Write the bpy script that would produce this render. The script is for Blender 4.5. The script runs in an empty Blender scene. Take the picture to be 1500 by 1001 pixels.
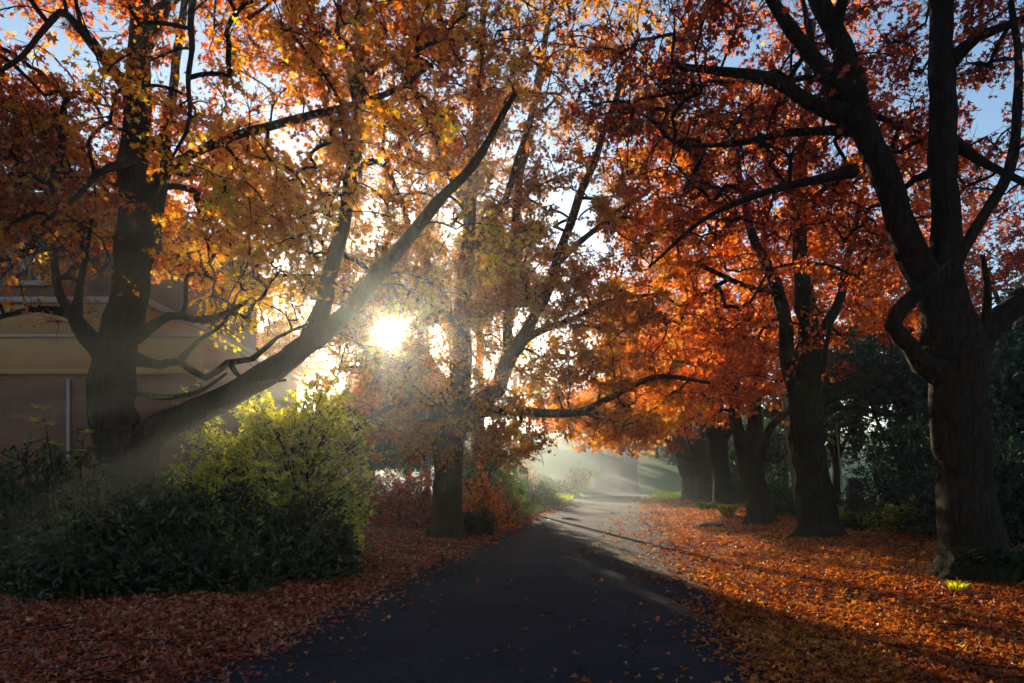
import bpy, math
import numpy as np
from mathutils import Vector
rng = np.random.default_rng(11)
scene = bpy.context.scene
COL = scene.collection
F, HY, EYE = 1000.0, 700.0, 1.6          # photograph: focal length in pixels, horizon row, eye height
SUN = np.array([-0.18, 1.0, 0.2105]); SUN /= np.linalg.norm(SUN)

def P(px, py, Y):
    return np.array([(px-750)/F*Y, Y, EYE+(HY-py)/F*Y])

# ------------------------------------------------------------------ helpers
def unit(v):
    v = np.asarray(v, float)
    return v/np.maximum(np.linalg.norm(v, axis=-1, keepdims=True), 1e-9)

def build(name, verts, faces, mat=None, parent=None, smooth=False, attrs=None):
    """faces: list of integer arrays (M,k); ONE mesh object"""
    verts = np.asarray(verts, np.float32).reshape(-1, 3)
    me = bpy.data.meshes.new(name)
    me.vertices.add(len(verts)); me.vertices.foreach_set('co', verts.ravel())
    loops = np.concatenate([np.asarray(f, np.int32).ravel() for f in faces])
    tot = np.concatenate([np.full(len(f), np.asarray(f).shape[1], np.int32) for f in faces])
    st = np.concatenate([[0], np.cumsum(tot)[:-1]]).astype(np.int32)
    me.loops.add(len(loops)); me.loops.foreach_set('vertex_index', loops)
    me.polygons.add(len(tot)); me.polygons.foreach_set('loop_start', st)
    try: me.polygons.foreach_set('loop_total', tot)
    except Exception: pass
    if smooth: me.polygons.foreach_set('use_smooth', np.ones(len(tot), bool))
    for k, v in (attrs or {}).items():
        a = me.attributes.new(k, 'FLOAT', 'POINT'); a.data.foreach_set('value', np.asarray(v, np.float32))
    me.update(calc_edges=True)
    if mat: me.materials.append(mat)
    o = bpy.data.objects.new(name, me); COL.objects.link(o)
    if parent: o.parent = parent
    return o

def tag(o, label=None, cat=None, group=None, kind=None):
    if label: o['label'] = label
    if cat: o['category'] = cat
    if group: o['group'] = group
    if kind: o['kind'] = kind
    return o

def thing(name, label, cat, group=None):
    o = bpy.data.objects.new(name, None); COL.objects.link(o); o.empty_display_size = .3
    return tag(o, label, cat, group)

class MB:
    """collects several shapes into one mesh"""
    def __init__(s): s.v = []; s.f = {}; s.n = 0
    def add(s, v, fs):
        v = np.asarray(v, float).reshape(-1, 3); s.v.append(v)
        for f in fs:
            f = np.asarray(f); s.f.setdefault(f.shape[1], []).append(f+s.n)
        s.n += len(v); return s
    def box(s, c, d, rz=0, bev=0.012):
        hx, hy, hz = np.array(d)/2; b = min(bev, hx*.4, hy*.4, hz*.4)
        prof = [(hx-b, hy), (hx, hy-b), (hx, -hy+b), (hx-b, -hy), (-hx+b, -hy), (-hx, -hy+b), (-hx, hy-b), (-hx+b, hy)]
        rings = []
        for z, k in ((-hz, 1), (-hz+b, 0), (hz-b, 0), (hz, 1)):
            rings.append([(x-np.sign(x)*b*k*.7, y-np.sign(y)*b*k*.7, z) for x, y in prof])
        v = np.array(rings).reshape(-1, 3); ca, sa = math.cos(rz), math.sin(rz)
        v = np.stack([v[:, 0]*ca-v[:, 1]*sa, v[:, 0]*sa+v[:, 1]*ca, v[:, 2]], 1)+np.array(c)
        q = [[r*8+i, r*8+(i+1) % 8, r*8+8+(i+1) % 8, r*8+8+i] for r in range(3) for i in range(8)]
        q = [x[::-1] for x in q]
        return s.add(v, [np.array(q), np.array([[7, 6, 5, 4, 3, 2, 1, 0][::-1], [24+i for i in range(8)][::-1]])])
    def tube(s, pts, rad, sides=10, caps=True):
        pts = np.asarray(pts, float); rad = np.broadcast_to(rad, len(pts))
        v, q = tubes(pts[None], np.asarray(rad)[None], sides)
        s.add(v, [q])
        if caps:
            n = len(pts); s.f.setdefault(sides, []).append(np.array([np.arange(sides)[::-1], (n-1)*sides+np.arange(sides)])+s.n-len(v))
        return s
    def build(s, name, mat, parent=None, smooth=False, attrs=None):
        return build(name, np.concatenate(s.v), [np.concatenate(f) for f in s.f.values()], mat, parent, smooth, attrs)

def tubes(pts, rad, sides):
    """pts (K,n,3), rad (K,n): K tubes at once"""
    K, n, _ = pts.shape
    t = unit(np.gradient(pts, axis=1))
    d = unit(pts[:, -1]-pts[:, 0])
    ref = np.where(np.abs(d[:, 2:3]) < .8, np.array([[0, 0, 1.]]), np.array([[1., .13, 0]]))
    u = unit(np.cross(t, ref[:, None, :])); w = np.cross(t, u)
    a = np.arange(sides)*2*np.pi/sides
    v = pts[:, :, None, :]+rad[:, :, None, None]*(np.cos(a)[None, None, :, None]*u[:, :, None, :]+np.sin(a)[None, None, :, None]*w[:, :, None, :])
    i = np.arange(n-1)[:, None]*sides; j = np.arange(sides)[None]; j2 = (j+1) % sides
    q = np.stack([i+j, i+j2, i+sides+j2, i+sides+j], -1).reshape(-1, 4)
    q = (q[None]+(np.arange(K)*n*sides)[:, None, None]).reshape(-1, 4)
    return v.reshape(-1, 3), q

def smooth_path(p, step=.22):
    """Catmull-Rom through rows of p (any number of columns; first three are xyz)"""
    p = np.asarray(p, float)
    e = np.vstack([2*p[0]-p[1], p, 2*p[-1]-p[-2]]); out = []
    for i in range(1, len(e)-2):
        m = max(2, int(np.linalg.norm(e[i+1, :3]-e[i, :3])/step))
        t = np.arange(m)[:, None]/m
        out.append(.5*(2*e[i]+(e[i+1]-e[i-1])*t+(2*e[i-1]-5*e[i]+4*e[i+1]-e[i+2])*t**2+(3*e[i]-e[i-1]-3*e[i+1]+e[i+2])*t**3))
    return np.vstack(out+[p[-1:]])

# ------------------------------------------------------------------ terrain
_py = np.arange(-120, 720, .5)
_pz = np.interp(_py, [-120, 52, 60, 66, 74, 90, 111, 140, 200, 320, 700], [0, 0, -.02, -.35, -.3, 1.9, 5.4, 8.6, 11, 12, 12])
_k = np.hanning(13); _pz = np.convolve(np.pad(_pz, 6, mode='edge'), _k/_k.sum(), 'valid')
HALF = 2.6
def xc(Y): return -.1+.166*(np.asarray(Y, float)-5.3)+np.where(np.asarray(Y) > 90, .0012*(np.asarray(Y, float)-90)**2, 0)
def fnoise(x, y):
    return (np.sin(x*1.3+np.sin(y*.7)*1.7)+np.sin(y*1.1+x*.43+2)+.6*np.sin(x*2.9-y*2.3+1.2*np.sin(x*.9)))/2.6
def gz(x, y):
    x = np.asarray(x, float); y = np.asarray(y, float)
    d = np.maximum(np.abs(x-xc(y))-HALF, 0)
    z = np.interp(y, _py, _pz)
    z = z+.42*(1-np.exp(-d/6))+.035*fnoise(x, y)*np.minimum(d/1.5, 1)
    far = np.clip((y-55)/60, 0, 1)
    return z+far*(np.where(x < xc(y), .10, .05)*np.minimum(d, 40))
def G(px, py):
    """ground point seen at a pixel"""
    Y = 1600/(py-HY)
    for _ in range(30): Y = .5*Y+.5*np.clip((EYE-float(gz((px-750)/F*Y, Y)))*F/(py-HY), 2, 90)
    x = (px-750)/F*Y
    return np.array([x, Y, float(gz(x, Y))])

# ------------------------------------------------------------------ materials
def nodes(name):
    m = bpy.data.materials.new(name); m.use_nodes = True
    nt = m.node_tree; nt.nodes.clear()
    return m, nt, nt.nodes.new('ShaderNodeOutputMaterial')
def N(nt, t, **k):
    n = nt.nodes.new('ShaderNode'+t)
    for a, b in k.items():
        if a.startswith('_'): setattr(n, a[1:], b)
        else: n.inputs[a].default_value = b
    return n
def ramp(nt, stops, fac):
    r = nt.nodes.new('ShaderNodeValToRGB'); e = r.color_ramp.elements
    while len(e) < len(stops): e.new(.5)
    for x, (p, c) in zip(e, stops): x.position = p; x.color = (*c, 1)
    nt.links.new(fac, r.inputs[0]); return r.outputs[0]
def noise(nt, scale, detail=4, rough=.6, vec=None, mapscale=None):
    n = N(nt, 'TexNoise', Scale=scale, Detail=detail, Roughness=rough)
    tc = nt.nodes.new('ShaderNodeTexCoord'); src = tc.outputs['Object']
    if mapscale:
        mp = N(nt, 'Mapping'); mp.inputs['Scale'].default_value = mapscale; nt.links.new(src, mp.inputs[0]); src = mp.outputs[0]
    nt.links.new(src, n.inputs['Vector']); return n.outputs['Fac']
def mixc(nt, fac, a, b, mode='MIX'):
    m = nt.nodes.new('ShaderNodeMix'); m.data_type = 'RGBA'; m.blend_type = mode
    for s, v in ((0, fac), (6, a), (7, b)):
        if hasattr(v, 'is_linked'): nt.links.new(v, m.inputs[s])
        else: m.inputs[s].default_value = v if s == 0 else (*v, 1)
    return m.outputs[2]
def bump(nt, h, strength, dist, bsdf):
    b = N(nt, 'Bump', Strength=strength, Distance=dist); nt.links.new(h, b.inputs['Height']); nt.links.new(b.outputs[0], bsdf.inputs['Normal'])

def leaf_mat(name, stops, trans=.62, gloss=.04, rough=.45, boost=1.7):
    m, nt, out = nodes(name)
    a = N(nt, 'Attribute', _attribute_name='tint')
    c = ramp(nt, stops, a.outputs['Fac'])
    d = N(nt, 'BsdfDiffuse'); t = N(nt, 'BsdfTranslucent'); g = N(nt, 'BsdfGlossy', Roughness=rough)
    hs = N(nt, 'HueSaturation', Saturation=1.15, Value=boost); nt.links.new(c, hs.inputs['Color'])
    nt.links.new(c, d.inputs[0]); nt.links.new(hs.outputs[0], t.inputs[0]); g.inputs[0].default_value = (.9, .9, .9, 1)
    m1 = N(nt, 'MixShader', Fac=trans); nt.links.new(d.outputs[0], m1.inputs[1]); nt.links.new(t.outputs[0], m1.inputs[2])
    m2 = N(nt, 'MixShader', Fac=gloss); nt.links.new(m1.outputs[0], m2.inputs[1]); nt.links.new(g.outputs[0], m2.inputs[2])
    nt.links.new(m2.outputs[0], out.inputs[0]); return m

def plain(name, col, rough=.7, var=.25, scale=8, bmp=.2, metal=0, mapscale=None):
    m, nt, out = nodes(name)
    b = N(nt, 'BsdfPrincipled', Roughness=rough, Metallic=metal)
    n = noise(nt, scale, 6, .65, mapscale=mapscale); col = np.array(col)
    nt.links.new(ramp(nt, [(.25, tuple(col*(1-var))), (.75, tuple(np.minimum(col*(1+var), 1)))], n), b.inputs['Base Color'])
    bump(nt, n, bmp, .01, b); nt.links.new(b.outputs[0], out.inputs[0]); return m

def bark_mat(name, dark, light, moss=None, mossamt=.5):
    m, nt, out = nodes(name)
    b = N(nt, 'BsdfPrincipled', Roughness=.9); b.inputs['Specular IOR Level'].default_value = .08
    n1 = noise(nt, 9, 8, .7, mapscale=(2.2, 2.2, .35)); n2 = noise(nt, 1.7, 3, .5)
    n3 = noise(nt, 26, 5, .7, mapscale=(1, 1, .5))
    c = ramp(nt, [(.34, dark), (.52, tuple((np.array(dark)+np.array(light))/2)), (.7, light)], n1)
    c = mixc(nt, .35, c, ramp(nt, [(.35, (.35, .35, .35)), (.65, (1.1, 1.05, 1.0))], n2), 'MULTIPLY')
    if moss:
        f = ramp(nt, [(1-mossamt-.08, (0, 0, 0)), (1-mossamt+.12, (1, 1, 1))], n2)
        c = mixc(nt, f, c, moss)
    nt.links.new(c, b.inputs['Base Color'])
    ad = N(nt, 'Math', _operation='ADD'); nt.links.new(n1, ad.inputs[0]); nt.links.new(n3, ad.inputs[1])
    bump(nt, ad.outputs[0], 1, .08, b); nt.links.new(b.outputs[0], out.inputs[0]); return m

BARK = bark_mat('bark_grey_brown', (.018, .013, .010), (.08, .058, .043))
BARKWARM = bark_mat('bark_warm_brown', (.03, .018, .011), (.125, .075, .048))
BARKMOSS = bark_mat('bark_mossy', (.014, .011, .009), (.062, .047, .036), (.045, .07, .02), .38)
BARKPALE = bark_mat('bark_pale', (.05, .045, .04), (.2, .18, .15), (.06, .09, .04), .4)
RED = [(0, (.09, .014, .012)), (.35, (.32, .05, .018)), (.7, (.55, .13, .02)), (1, (.68, .27, .03))]
RUST = [(0, (.07, .012, .012)), (.4, (.25, .04, .02)), (.75, (.42, .085, .022)), (1, (.55, .17, .03))]
GOLD = [(0, (.24, .04, .012)), (.3, (.52, .16, .016)), (.55, (.64, .35, .03)), (.8, (.62, .47, .05)), (1, (.40, .45, .06))]
OLIVE = [(0, (.2, .045, .014)), (.35, (.42, .14, .02)), (.7, (.45, .25, .035)), (1, (.28, .26, .045))]
ORANGE = [(0, (.3, .04, .014)), (.4, (.58, .14, .018)), (.75, (.68, .27, .025)), (1, (.6, .4, .05))]
L = {
 'red': leaf_mat('leaf_red', RED), 'rust': leaf_mat('leaf_rust', RUST), 'gold': leaf_mat('leaf_gold', GOLD),
 'olive': leaf_mat('leaf_olive_orange', OLIVE), 'orange': leaf_mat('leaf_orange', ORANGE),
 'rhodo': leaf_mat('leaf_rhododendron', [(0, (.008, .02, .006)), (.6, (.024, .05, .012)), (1, (.07, .10, .02))], .4, .045, .3),
 'lime': leaf_mat('leaf_yellow_green', [(0, (.08, .13, .02)), (.45, (.30, .33, .035)), (1, (.66, .6, .07))], .7, .05),
 'green': leaf_mat('leaf_green', [(0, (.02, .045, .018)), (.6, (.05, .1, .03)), (1, (.12, .18, .04))], .4, .05),
 'dark': leaf_mat('leaf_dark_green', [(0, (.012, .03, .016)), (.7, (.03, .06, .028)), (1, (.06, .09, .03))], .35, .05),
 'pink': leaf_mat('leaf_crimson', [(0, (.14, .012, .024)), (.5, (.46, .045, .065)), (1, (.62, .16, .10))], .5, .04),
 'russet': leaf_mat('leaf_russet_green', [(0, (.05, .07, .02)), (.45, (.12, .13, .03)), (.7, (.3, .1, .03)), (1, (.4, .14, .04))], .45, .04),
 'straw': leaf_mat('leaf_straw', [(0, (.2, .11, .07)), (1, (.5, .34, .2))], .5, .04),
 'litter': leaf_mat('leaf_litter_orange', [(0, (.09, .022, .012)), (.35, (.30, .065, .018)), (.7, (.5, .15, .025)), (1, (.58, .3, .06))], .3, .035, .45),
 'litter_red': leaf_mat('leaf_litter_red', [(0, (.09, .022, .014)), (.4, (.34, .075, .04)), (.8, (.50, .17, .09)), (1, (.56, .32, .16))], .3, .06, .4),
}

# ------------------------------------------------------------------ leaves
def leaf_tpl(kind):
    if kind == 'oak':
        h = [(.10, .2), (.4, .28), (.12, .46), (.44, .68), (.13, .74)]
    elif kind == 'maple':
        h = [(.42, .36), (.14, .5)]
    elif kind == 'oval':
        h = [(.13, .22), (.19, .52), (.13, .82)]
    elif kind == 'strap':
        h = [(.035, .3), (.03, .7)]
    rim = [(0, 0)]+h+[(0, 1)]+[(-x, y) for x, y in h[::-1]]
    v = [(x, y, .35*abs(x)-.12*y*y) for x, y in rim]
    if kind in ('oval', 'strap'):
        k = len(h)
        r = list(range(0, k+2)); l = [0]+list(range(2*k+1, k, -1))
        m = len(v)
        v += [(0, y, -.12*y*y) for _, y in h]
        mid = [0]+list(range(m, m+k))+[k+1]
        tris, quads = [], []
        for i in range(k+1):
            a = [mid[i], r[i], r[i+1], mid[i+1]]; b = [mid[i+1], l[i+1], l[i], mid[i]]
            for f in (a, b):
                g = list(dict.fromkeys(f))
                (quads if len(g) == 4 else tris).append(g)
        return np.array(v), [np.array(tris), np.array(quads)] if quads else [np.array(tris)]
    c = len(v); v.append((0, .48, -.03))
    return np.array(v), [np.array([[c, i, (i+1) % c] for i in range(c)])]

def leaves(pos, ydir, nrm, size, tint, kind):
    T, fs = leaf_tpl(kind); n = len(pos)
    y = unit(ydir); x = unit(np.cross(y, nrm)); z = np.cross(x, y)
    s = np.asarray(size)[:, None, None]
    curl = rng.uniform(.3, 2.2, n)[:, None, None]
    v = pos[:, None]+s*(T[None, :, 0:1]*x[:, None]+T[None, :, 1:2]*y[:, None]+curl*T[None, :, 2:3]*z[:, None])
    m = len(T); off = (np.arange(n)*m)[:, None, None]
    return v.reshape(-1, 3), [(f[None]+off).reshape(-1, f.shape[1]) for f in fs], np.repeat(tint, m)

def sun_gap(p, deg=1.05):
    d = unit(p-np.array([0, 0, EYE])); return (d@SUN) < math.cos(math.radians(deg))

# ------------------------------------------------------------------ trees
def ell_sample(ells, n, shell=2.0):
    w = np.array([e[3]*e[4]*e[5]*(e[6] if len(e) > 6 else 1) for e in ells]); w /= w.sum()
    out = []
    for e, k in zip(ells, rng.multinomial(n, w)):
        d = unit(rng.normal(size=(k, 3))); r = rng.random(k)[:, None]**(1/shell)
        out.append(np.array(e[:3])+d*r*np.array(e[3:6]))
    return np.vstack(out)

def tree(name, label, cat, Y0, limbs, ells, tips, per, lsize, mat, bark=BARK, kind='maple', group=None,
         tintc=.5, spread=.5, droop=.25, tw=.0062, bare=None, nbare=0, tfn=None, hollow=None, gap=True, flare=1.0):
    root = thing(name, label, cat, group)
    paths = []
    for li, lb in enumerate(limbs):
        rows = []
        for r in lb:
            Y = r[3] if len(r) > 3 else Y0
            rows.append([*P(r[0], r[1], Y), r[2]/2/F*Y])
        if li == 0:
            b = np.array(rows[0]); g = float(gz(b[0], b[1]))
            rows.insert(0, [b[0], b[1], g-.25, b[3]*1.02])
            rows[1][2] = max(rows[1][2], g+.12)
            base_pt = np.array([b[0], b[1], g])
        p = smooth_path(rows, .2)
        p[:, 3] = np.maximum(p[:, 3], .006)
        k = np.arange(len(p)); wob = np.stack([np.sin(k*.9+li*3)+.7*np.sin(k*.37+li), np.cos(k*.7+li*2)+.7*np.sin(k*.31+li*5), np.sin(k*.5+li)], 1)
        amp = (.018+.17*p[:, 3:4])*np.minimum(k/4, 1)[:, None]*(0.45 if li == 0 else 1)
        if li: p[:, 3] *= 1+.45*np.exp(-k*.2/.28)
        p[:, 3] *= 1+.07*np.sin(k*1.7+li)*np.sin(k*.53+li*2)
        p[:, :3] += wob*amp*.6
        paths.append(p)
    root.location = base_pt.tolist()
    off = base_pt
    # trunk and limbs: one skin of tubes that meet at the forks
    tb = MB()
    for li, p in enumerate(paths):
        sides = 22 if li == 0 else (14 if p[0, 3] > .09 else 9)
        v, q = tubes(p[None, :, :3], p[None, :, 3], sides)
        v = v.reshape(len(p), sides, 3); c = p[:, None, :3]
        ang = np.arange(sides)*2*np.pi/sides
        h = p[:, 2]-base_pt[2]
        rough = .94+.06*np.sin(ang[None]*3+h[:, None]*1.1+li)+.045*np.sin(ang[None]*5-h[:, None]*2.1)+.03*rng.normal(size=(len(p), sides))
        if li == 0:
            fl = np.exp(-np.maximum(h, 0)/.2)[:, None]
            rough = rough+flare*fl*(.5+.34*np.sin(ang[None]*4+base_pt[0])+.22*np.sin(ang[None]*7+1))
        v = c+(v-c)*rough[:, :, None]
        n = len(p)
        tb.add(v.reshape(-1, 3)-off, [q])
        tb.f.setdefault(3, []).append(np.array([[(n-1)*sides+i, (n-1)*sides+(i+1) % sides, (n-1)*sides] for i in range(1, sides-1)])+tb.n-n*sides)
    tb.build('trunk', bark, root, smooth=True)
    # branch network: every spray of the crown grows from the nearest wood
    npos = np.vstack([p[:, :3] for p in paths]); nrad = np.concatenate([p[:, 3] for p in paths])
    keep = npos[:, 2] > base_pt[2]+1.8
    npos, nrad = npos[keep], nrad[keep]
    nb = len(npos)
    ctr = ell_sample(ells, max(6, tips//5))
    T = ctr[rng.integers(0, len(ctr), tips)]+rng.normal(size=(tips, 3))*np.array([.75, .75, .4])*spread*1.6
    if bare: T = np.vstack([T, ell_sample(bare, nbare, 3)])
    T = T[T[:, 2] > gz(T[:, 0], T[:, 1])+1.9]
    if gap: T = T[sun_gap(T, 1.6)]
    thick = npos[nrad > .075]
    if len(thick):
        dl = np.array([np.min(((thick-t)**2).sum(1)) for t in T])
        T = T[(dl > .75**2) | (rng.random(len(T)) < .12)]
    if hollow: T = T[~(((T > np.array(hollow[:3])) & (T < np.array(hollow[3:]))).all(1)) | (rng.random(len(T)) < .15)]
    d0 = np.array([np.min(((npos-t)**2).sum(1)) for t in T]); T = T[np.argsort(d0)]
    M = len(T); n = 7
    buf = np.empty((nb+M*n, 3)); buf[:nb] = npos; cnt = nb
    par = np.full(nb+M*n, -1); PT = np.empty((M, n, 3)); PI = np.empty((M, n), int); st = np.empty(M, int)
    tt = np.linspace(0, 1, n)[:, None]
    rnd = rng.normal(size=(M, 3))
    for i, t in enumerate(T):
        dv = t-buf[:cnt]; d = np.sqrt((dv**2).sum(1))
        cost = d*(1+.35*(dv[:, 2] < -.3)) + .25*np.abs(d-.6)
        j = int(np.argmin(cost)); a = buf[j]; ln = d[j]
        m1 = a+(t-a)*.35+np.array([0, 0, .12*ln])+rnd[i]*.09*ln
        m2 = a+(t-a)*.72+np.array([0, 0, .10*ln])-rnd[i][[1, 2, 0]]*.07*ln
        pts = (1-tt)**3*a+3*(1-tt)**2*tt*m1+3*(1-tt)*tt**2*m2+tt**3*t
        PT[i] = pts; ids = np.arange(cnt, cnt+n); buf[ids] = pts; PI[i] = ids; st[i] = j
        par[ids[1:]] = ids[:-1]; par[ids[0]] = j; cnt += n
    c = np.zeros(cnt); c[PI[:, -1]] = 1
    for k in range(cnt-1, nb-1, -1):
        if par[k] >= nb: c[par[k]] += c[k]
    R = tw*np.sqrt(np.maximum(c[PI], 1))*1.05+.002
    lim = np.where(st < nb, nrad[np.minimum(st, nb-1)]*.85, 9)
    R = np.minimum(R, np.maximum(lim, tw)[:, None])
    R[:, -1] *= .6
    bm = MB()
    v, q = tubes(PT-off, R, 6); bm.add(v, [q])
    # twigs
    K = 7
    tp = np.repeat(np.arange(M), K)
    u = rng.uniform(.45, 1, M*K); seg = np.minimum((u*(n-1)).astype(int), n-2); fr = (u*(n-1)-seg)[:, None]
    s0 = PT[tp, seg]*(1-fr)+PT[tp, seg+1]*fr
    dirv = unit(PT[tp, -1]-PT[tp, 2])+rng.normal(size=(M*K, 3))*np.array([.8, .8, .45]); dirv = unit(dirv)
    ln = rng.uniform(.35, 1.0, M*K)[:, None]*spread
    mid = s0+dirv*ln*.55+rng.normal(size=(M*K, 3))*.04; end = s0+dirv*ln+np.array([0, 0, -droop*.35])*ln
    v, q = tubes(np.stack([s0, mid, end], 1)-off, np.tile(np.array([tw*.85, tw*.6, tw*.35]), (M*K, 1)), 3); bm.add(v, [q])
    bm.build('branches', bark, root, smooth=True)
    # crown
    isb = np.zeros(M, bool)
    for e in bare or []: isb |= (((T-np.array(e[:3]))/np.array(e[3:6]))**2).sum(1) < 1
    nl = rng.poisson(np.where(isb[tp], .12, 1)*per/K*rng.choice([.25, .8, 1, 1.4], M)[tp])
    w = np.repeat(np.arange(M*K), nl); NL = len(w)
    f = rng.random(NL)[:, None]**.8
    pos = np.where(f < .5, s0[w]+(mid[w]-s0[w])*f*2, mid[w]+(end[w]-mid[w])*(f*2-1))+rng.normal(size=(NL, 3))*np.array([.07, .07, .06])*(lsize/.12)
    if gap:
        k = sun_gap(pos); pos, w = pos[k], w[k]; NL = len(pos)
    yd = unit(dirv[w]*.5+rng.normal(size=(NL, 3))*.75+np.array([0, 0, -droop*1.6]))
    nr = rng.normal(size=(NL, 3))*.8+np.array([0, 0, .55])
    ct = rng.normal(0, .14, M)[tp][w]+.10*fnoise(pos[:, 0]*.7, pos[:, 2]*.9+pos[:, 1]*.5)
    tint = np.clip(tintc+ct+rng.normal(0, .16, NL), 0, 1)
    if tfn: tint = np.clip(tint+tfn(pos), 0, 1)
    sz = lsize*rng.choice([.5, .75, .95, 1.15, 1.4], NL, p=[.15, .25, .3, .2, .1])*rng.uniform(.9, 1.1, NL)
    v, fs, at = leaves(pos-off, yd, nr, sz, tint, kind)
    build('crown', v, fs, L[mat], root, attrs={'tint': at})
    return root

def simple_tree(name, label, cat, px, Y, h, rx, zlow, mat, tips=130, per=60, lsize=.2, bark=BARK, group=None, kind='maple', tintc=.5, cone=False, lean=0, gap=True, tr=None):
    x = (px-750)/F*Y; g = float(gz(x, Y)); r = tr or .018*h+.05
    def pxy(xx, z): return (750+xx/Y*F, HY-(z-EYE)/Y*F)
    w = 2*r/Y*F
    limbs = [[(*pxy(x, g+.1), w), (*pxy(x+lean*.3, g+h*.3), w*.8), (*pxy(x+lean*.7+.1, g+h*.6), w*.5), (*pxy(x+lean, g+h*.93), w*.12)]]
    if cone:
        k = 9; ells = []
        for i in range(k):
            z = zlow+(h-zlow)*(i+.5)/k; rr = rx*(1-i/k)**.8+.15
            ells.append((x, Y, g+z, rr, rr, (h-zlow)/k*.7))
    else:
        for s in (-1, 1):
            limbs.append([(*pxy(x+.05*s, g+h*.28), w*.55), (*pxy(x+rx*.3*s, g+h*.45), w*.4), (*pxy(x+rx*.55*s, g+h*.68), w*.16, Y+s*.8)])
        ells = [(x+lean*.6, Y, g+(h+zlow)/2, rx, rx, (h-zlow)/2)]
        for i in range(4):
            a = rng.uniform(0, 6.28); ells.append((x+rx*.7*math.cos(a), Y+rx*.7*math.sin(a), g+zlow+(h-zlow)*rng.uniform(.25, .7), rx*.45, rx*.45, (h-zlow)*.2))
    return tree(name, label, cat, Y, limbs, ells, tips, per, lsize, mat, bark, kind, group, tintc, spread=max(.5, rx*.2), tw=.008, gap=gap, flare=.5)

# the leaning street trees: limbs traced as (column, row, width in px, depth)
T1 = [
 [(203, 850, 78), (192, 740, 70), (180, 650, 72), (164, 580, 64), (172, 505, 56), (188, 430, 53), (195, 330, 46), (200, 200, 40), (206, 60, 32), (214, -120, 24), (225, -330, 10)],
 [(192, 690, 50), (226, 634, 44), (285, 600, 39), (350, 573, 37), (418, 532, 35), (468, 492, 31, 11), (522, 440, 25, 10.8), (580, 372, 21, 10.6), (640, 300, 17, 10.4), (692, 238, 13, 10.2), (755, 140, 8, 10)],
 [(452, 506, 26), (478, 430, 25), (500, 345, 22, 11.3), (516, 250, 19, 11.4), (526, 150, 16, 11.5), (530, 40, 12, 11.6), (545, -120, 7, 11.7)],
 [(158, 520, 34), (130, 492, 26), (112, 462, 20, 11), (88, 430, 13, 10.8), (78, 350, 8, 10.6), (66, 280, 5, 10.5)],
 [(112, 462, 14, 11), (55, 452, 9, 10.5), (-20, 470, 6, 10)],
 [(112, 460, 12, 11), (122, 390, 8, 11), (132, 320, 5, 11)],
 [(198, 495, 16), (248, 464, 12, 11.2), (300, 470, 9, 11), (360, 440, 6, 10.8)],
 [(196, 525, 16), (236, 536, 13, 11.1), (262, 530, 12, 11), (300, 552, 10, 10.9), (336, 530, 10, 10.8), (372, 526, 8, 10.7), (405, 496, 6, 10.6), (450, 476, 4, 10.4)],
 [(262, 531, 8, 11), (290, 500, 6, 10.8), (330, 470, 5, 10.5), (350, 430, 3, 10.3)],
 [(336, 530, 7, 10.8), (360, 560, 5, 10.6), (420, 556, 4, 10.4)],
 [(185, 570, 12), (235, 582, 9, 10.9), (290, 575, 7, 10.6), (330, 548, 4, 10.4)],
 [(200, 300, 24), (256, 242, 15, 11), (325, 207, 14, 10.6), (392, 183, 13, 10.2), (500, 162, 11, 9.8), (600, 122, 8, 9.4)],
 [(196, 420, 24), (228, 330, 20, 11.6), (240, 240, 17, 11.9), (255, 110, 13, 12.2), (280, -60, 8, 12.6)],
 [(200, 150, 20), (130, 60, 14, 10), (90, 20, 10, 8.6), (20, 90, 7, 7.4), (-60, 130, 5, 6.6)],
 [(206, 80, 18), (270, -30, 13, 9.5), (280, 60, 9, 8), (275, 170, 6, 7), (255, 230, 4, 6.6)],
 [(204, 230, 14), (150, 250, 10, 10.4), (110, 290, 7, 9.8), (60, 330, 5, 9.2)],
 [(208, 40, 18), (330, -60, 14, 10), (480, -60, 10, 9), (640, -20, 7, 8)],
]
tree('street_tree', 'large golden leaved tree with a big limb sweeping right over the shrubs', 'tree', 11.3, T1,
     [(-4.6, 11.2, 9.0, 4.6, 3.4, 3.8, .8), (-3.9, 11.2, 5.2, 2.5, 1.5, 1.5, 3), (-7.0, 10.2, 6.6, 2.3, 1.6, 1.5, 5), (-7.2, 9.6, 5.2, 1.7, 1.2, 1.2, 3.5), (-4.4, 7.3, 6.9, 3.0, 1.6, 1.5, 1.2), (-1.8, 10.6, 7.2, 2.2, 1.6, 2.4, 1.2), (-2.9, 11.6, 4.9, 1.0, 1.0, .9, 4), (-6.2, 12.9, 7.0, 2.6, .9, 1.7, 4), (-7.6, 10.4, 5.9, 1.3, 1.2, 1.0, 3)],
     2050, 52, .096, 'gold', BARK, 'oak', 'autumn trees lining the road', tintc=.30, bare=[(-6.9, 10.6, 4.7, 1.7, .8, .9), (-4.4, 11, 4.4, 1.8, .7, .7)], nbare=150, hollow=(-6.7, 5, 3, -4.7, 11.2, 8.2),
     tfn=lambda p: .34*np.clip((8.2-p[:, 2])/2.5, 0, 1)*np.clip((p[:, 0]+6.2)/1.5, 0, 1)-.17*np.clip((p[:, 2]-6.2)/2, 0, 1)-.05*np.clip((-4.5-p[:, 0])/2, 0, 1))

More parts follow.
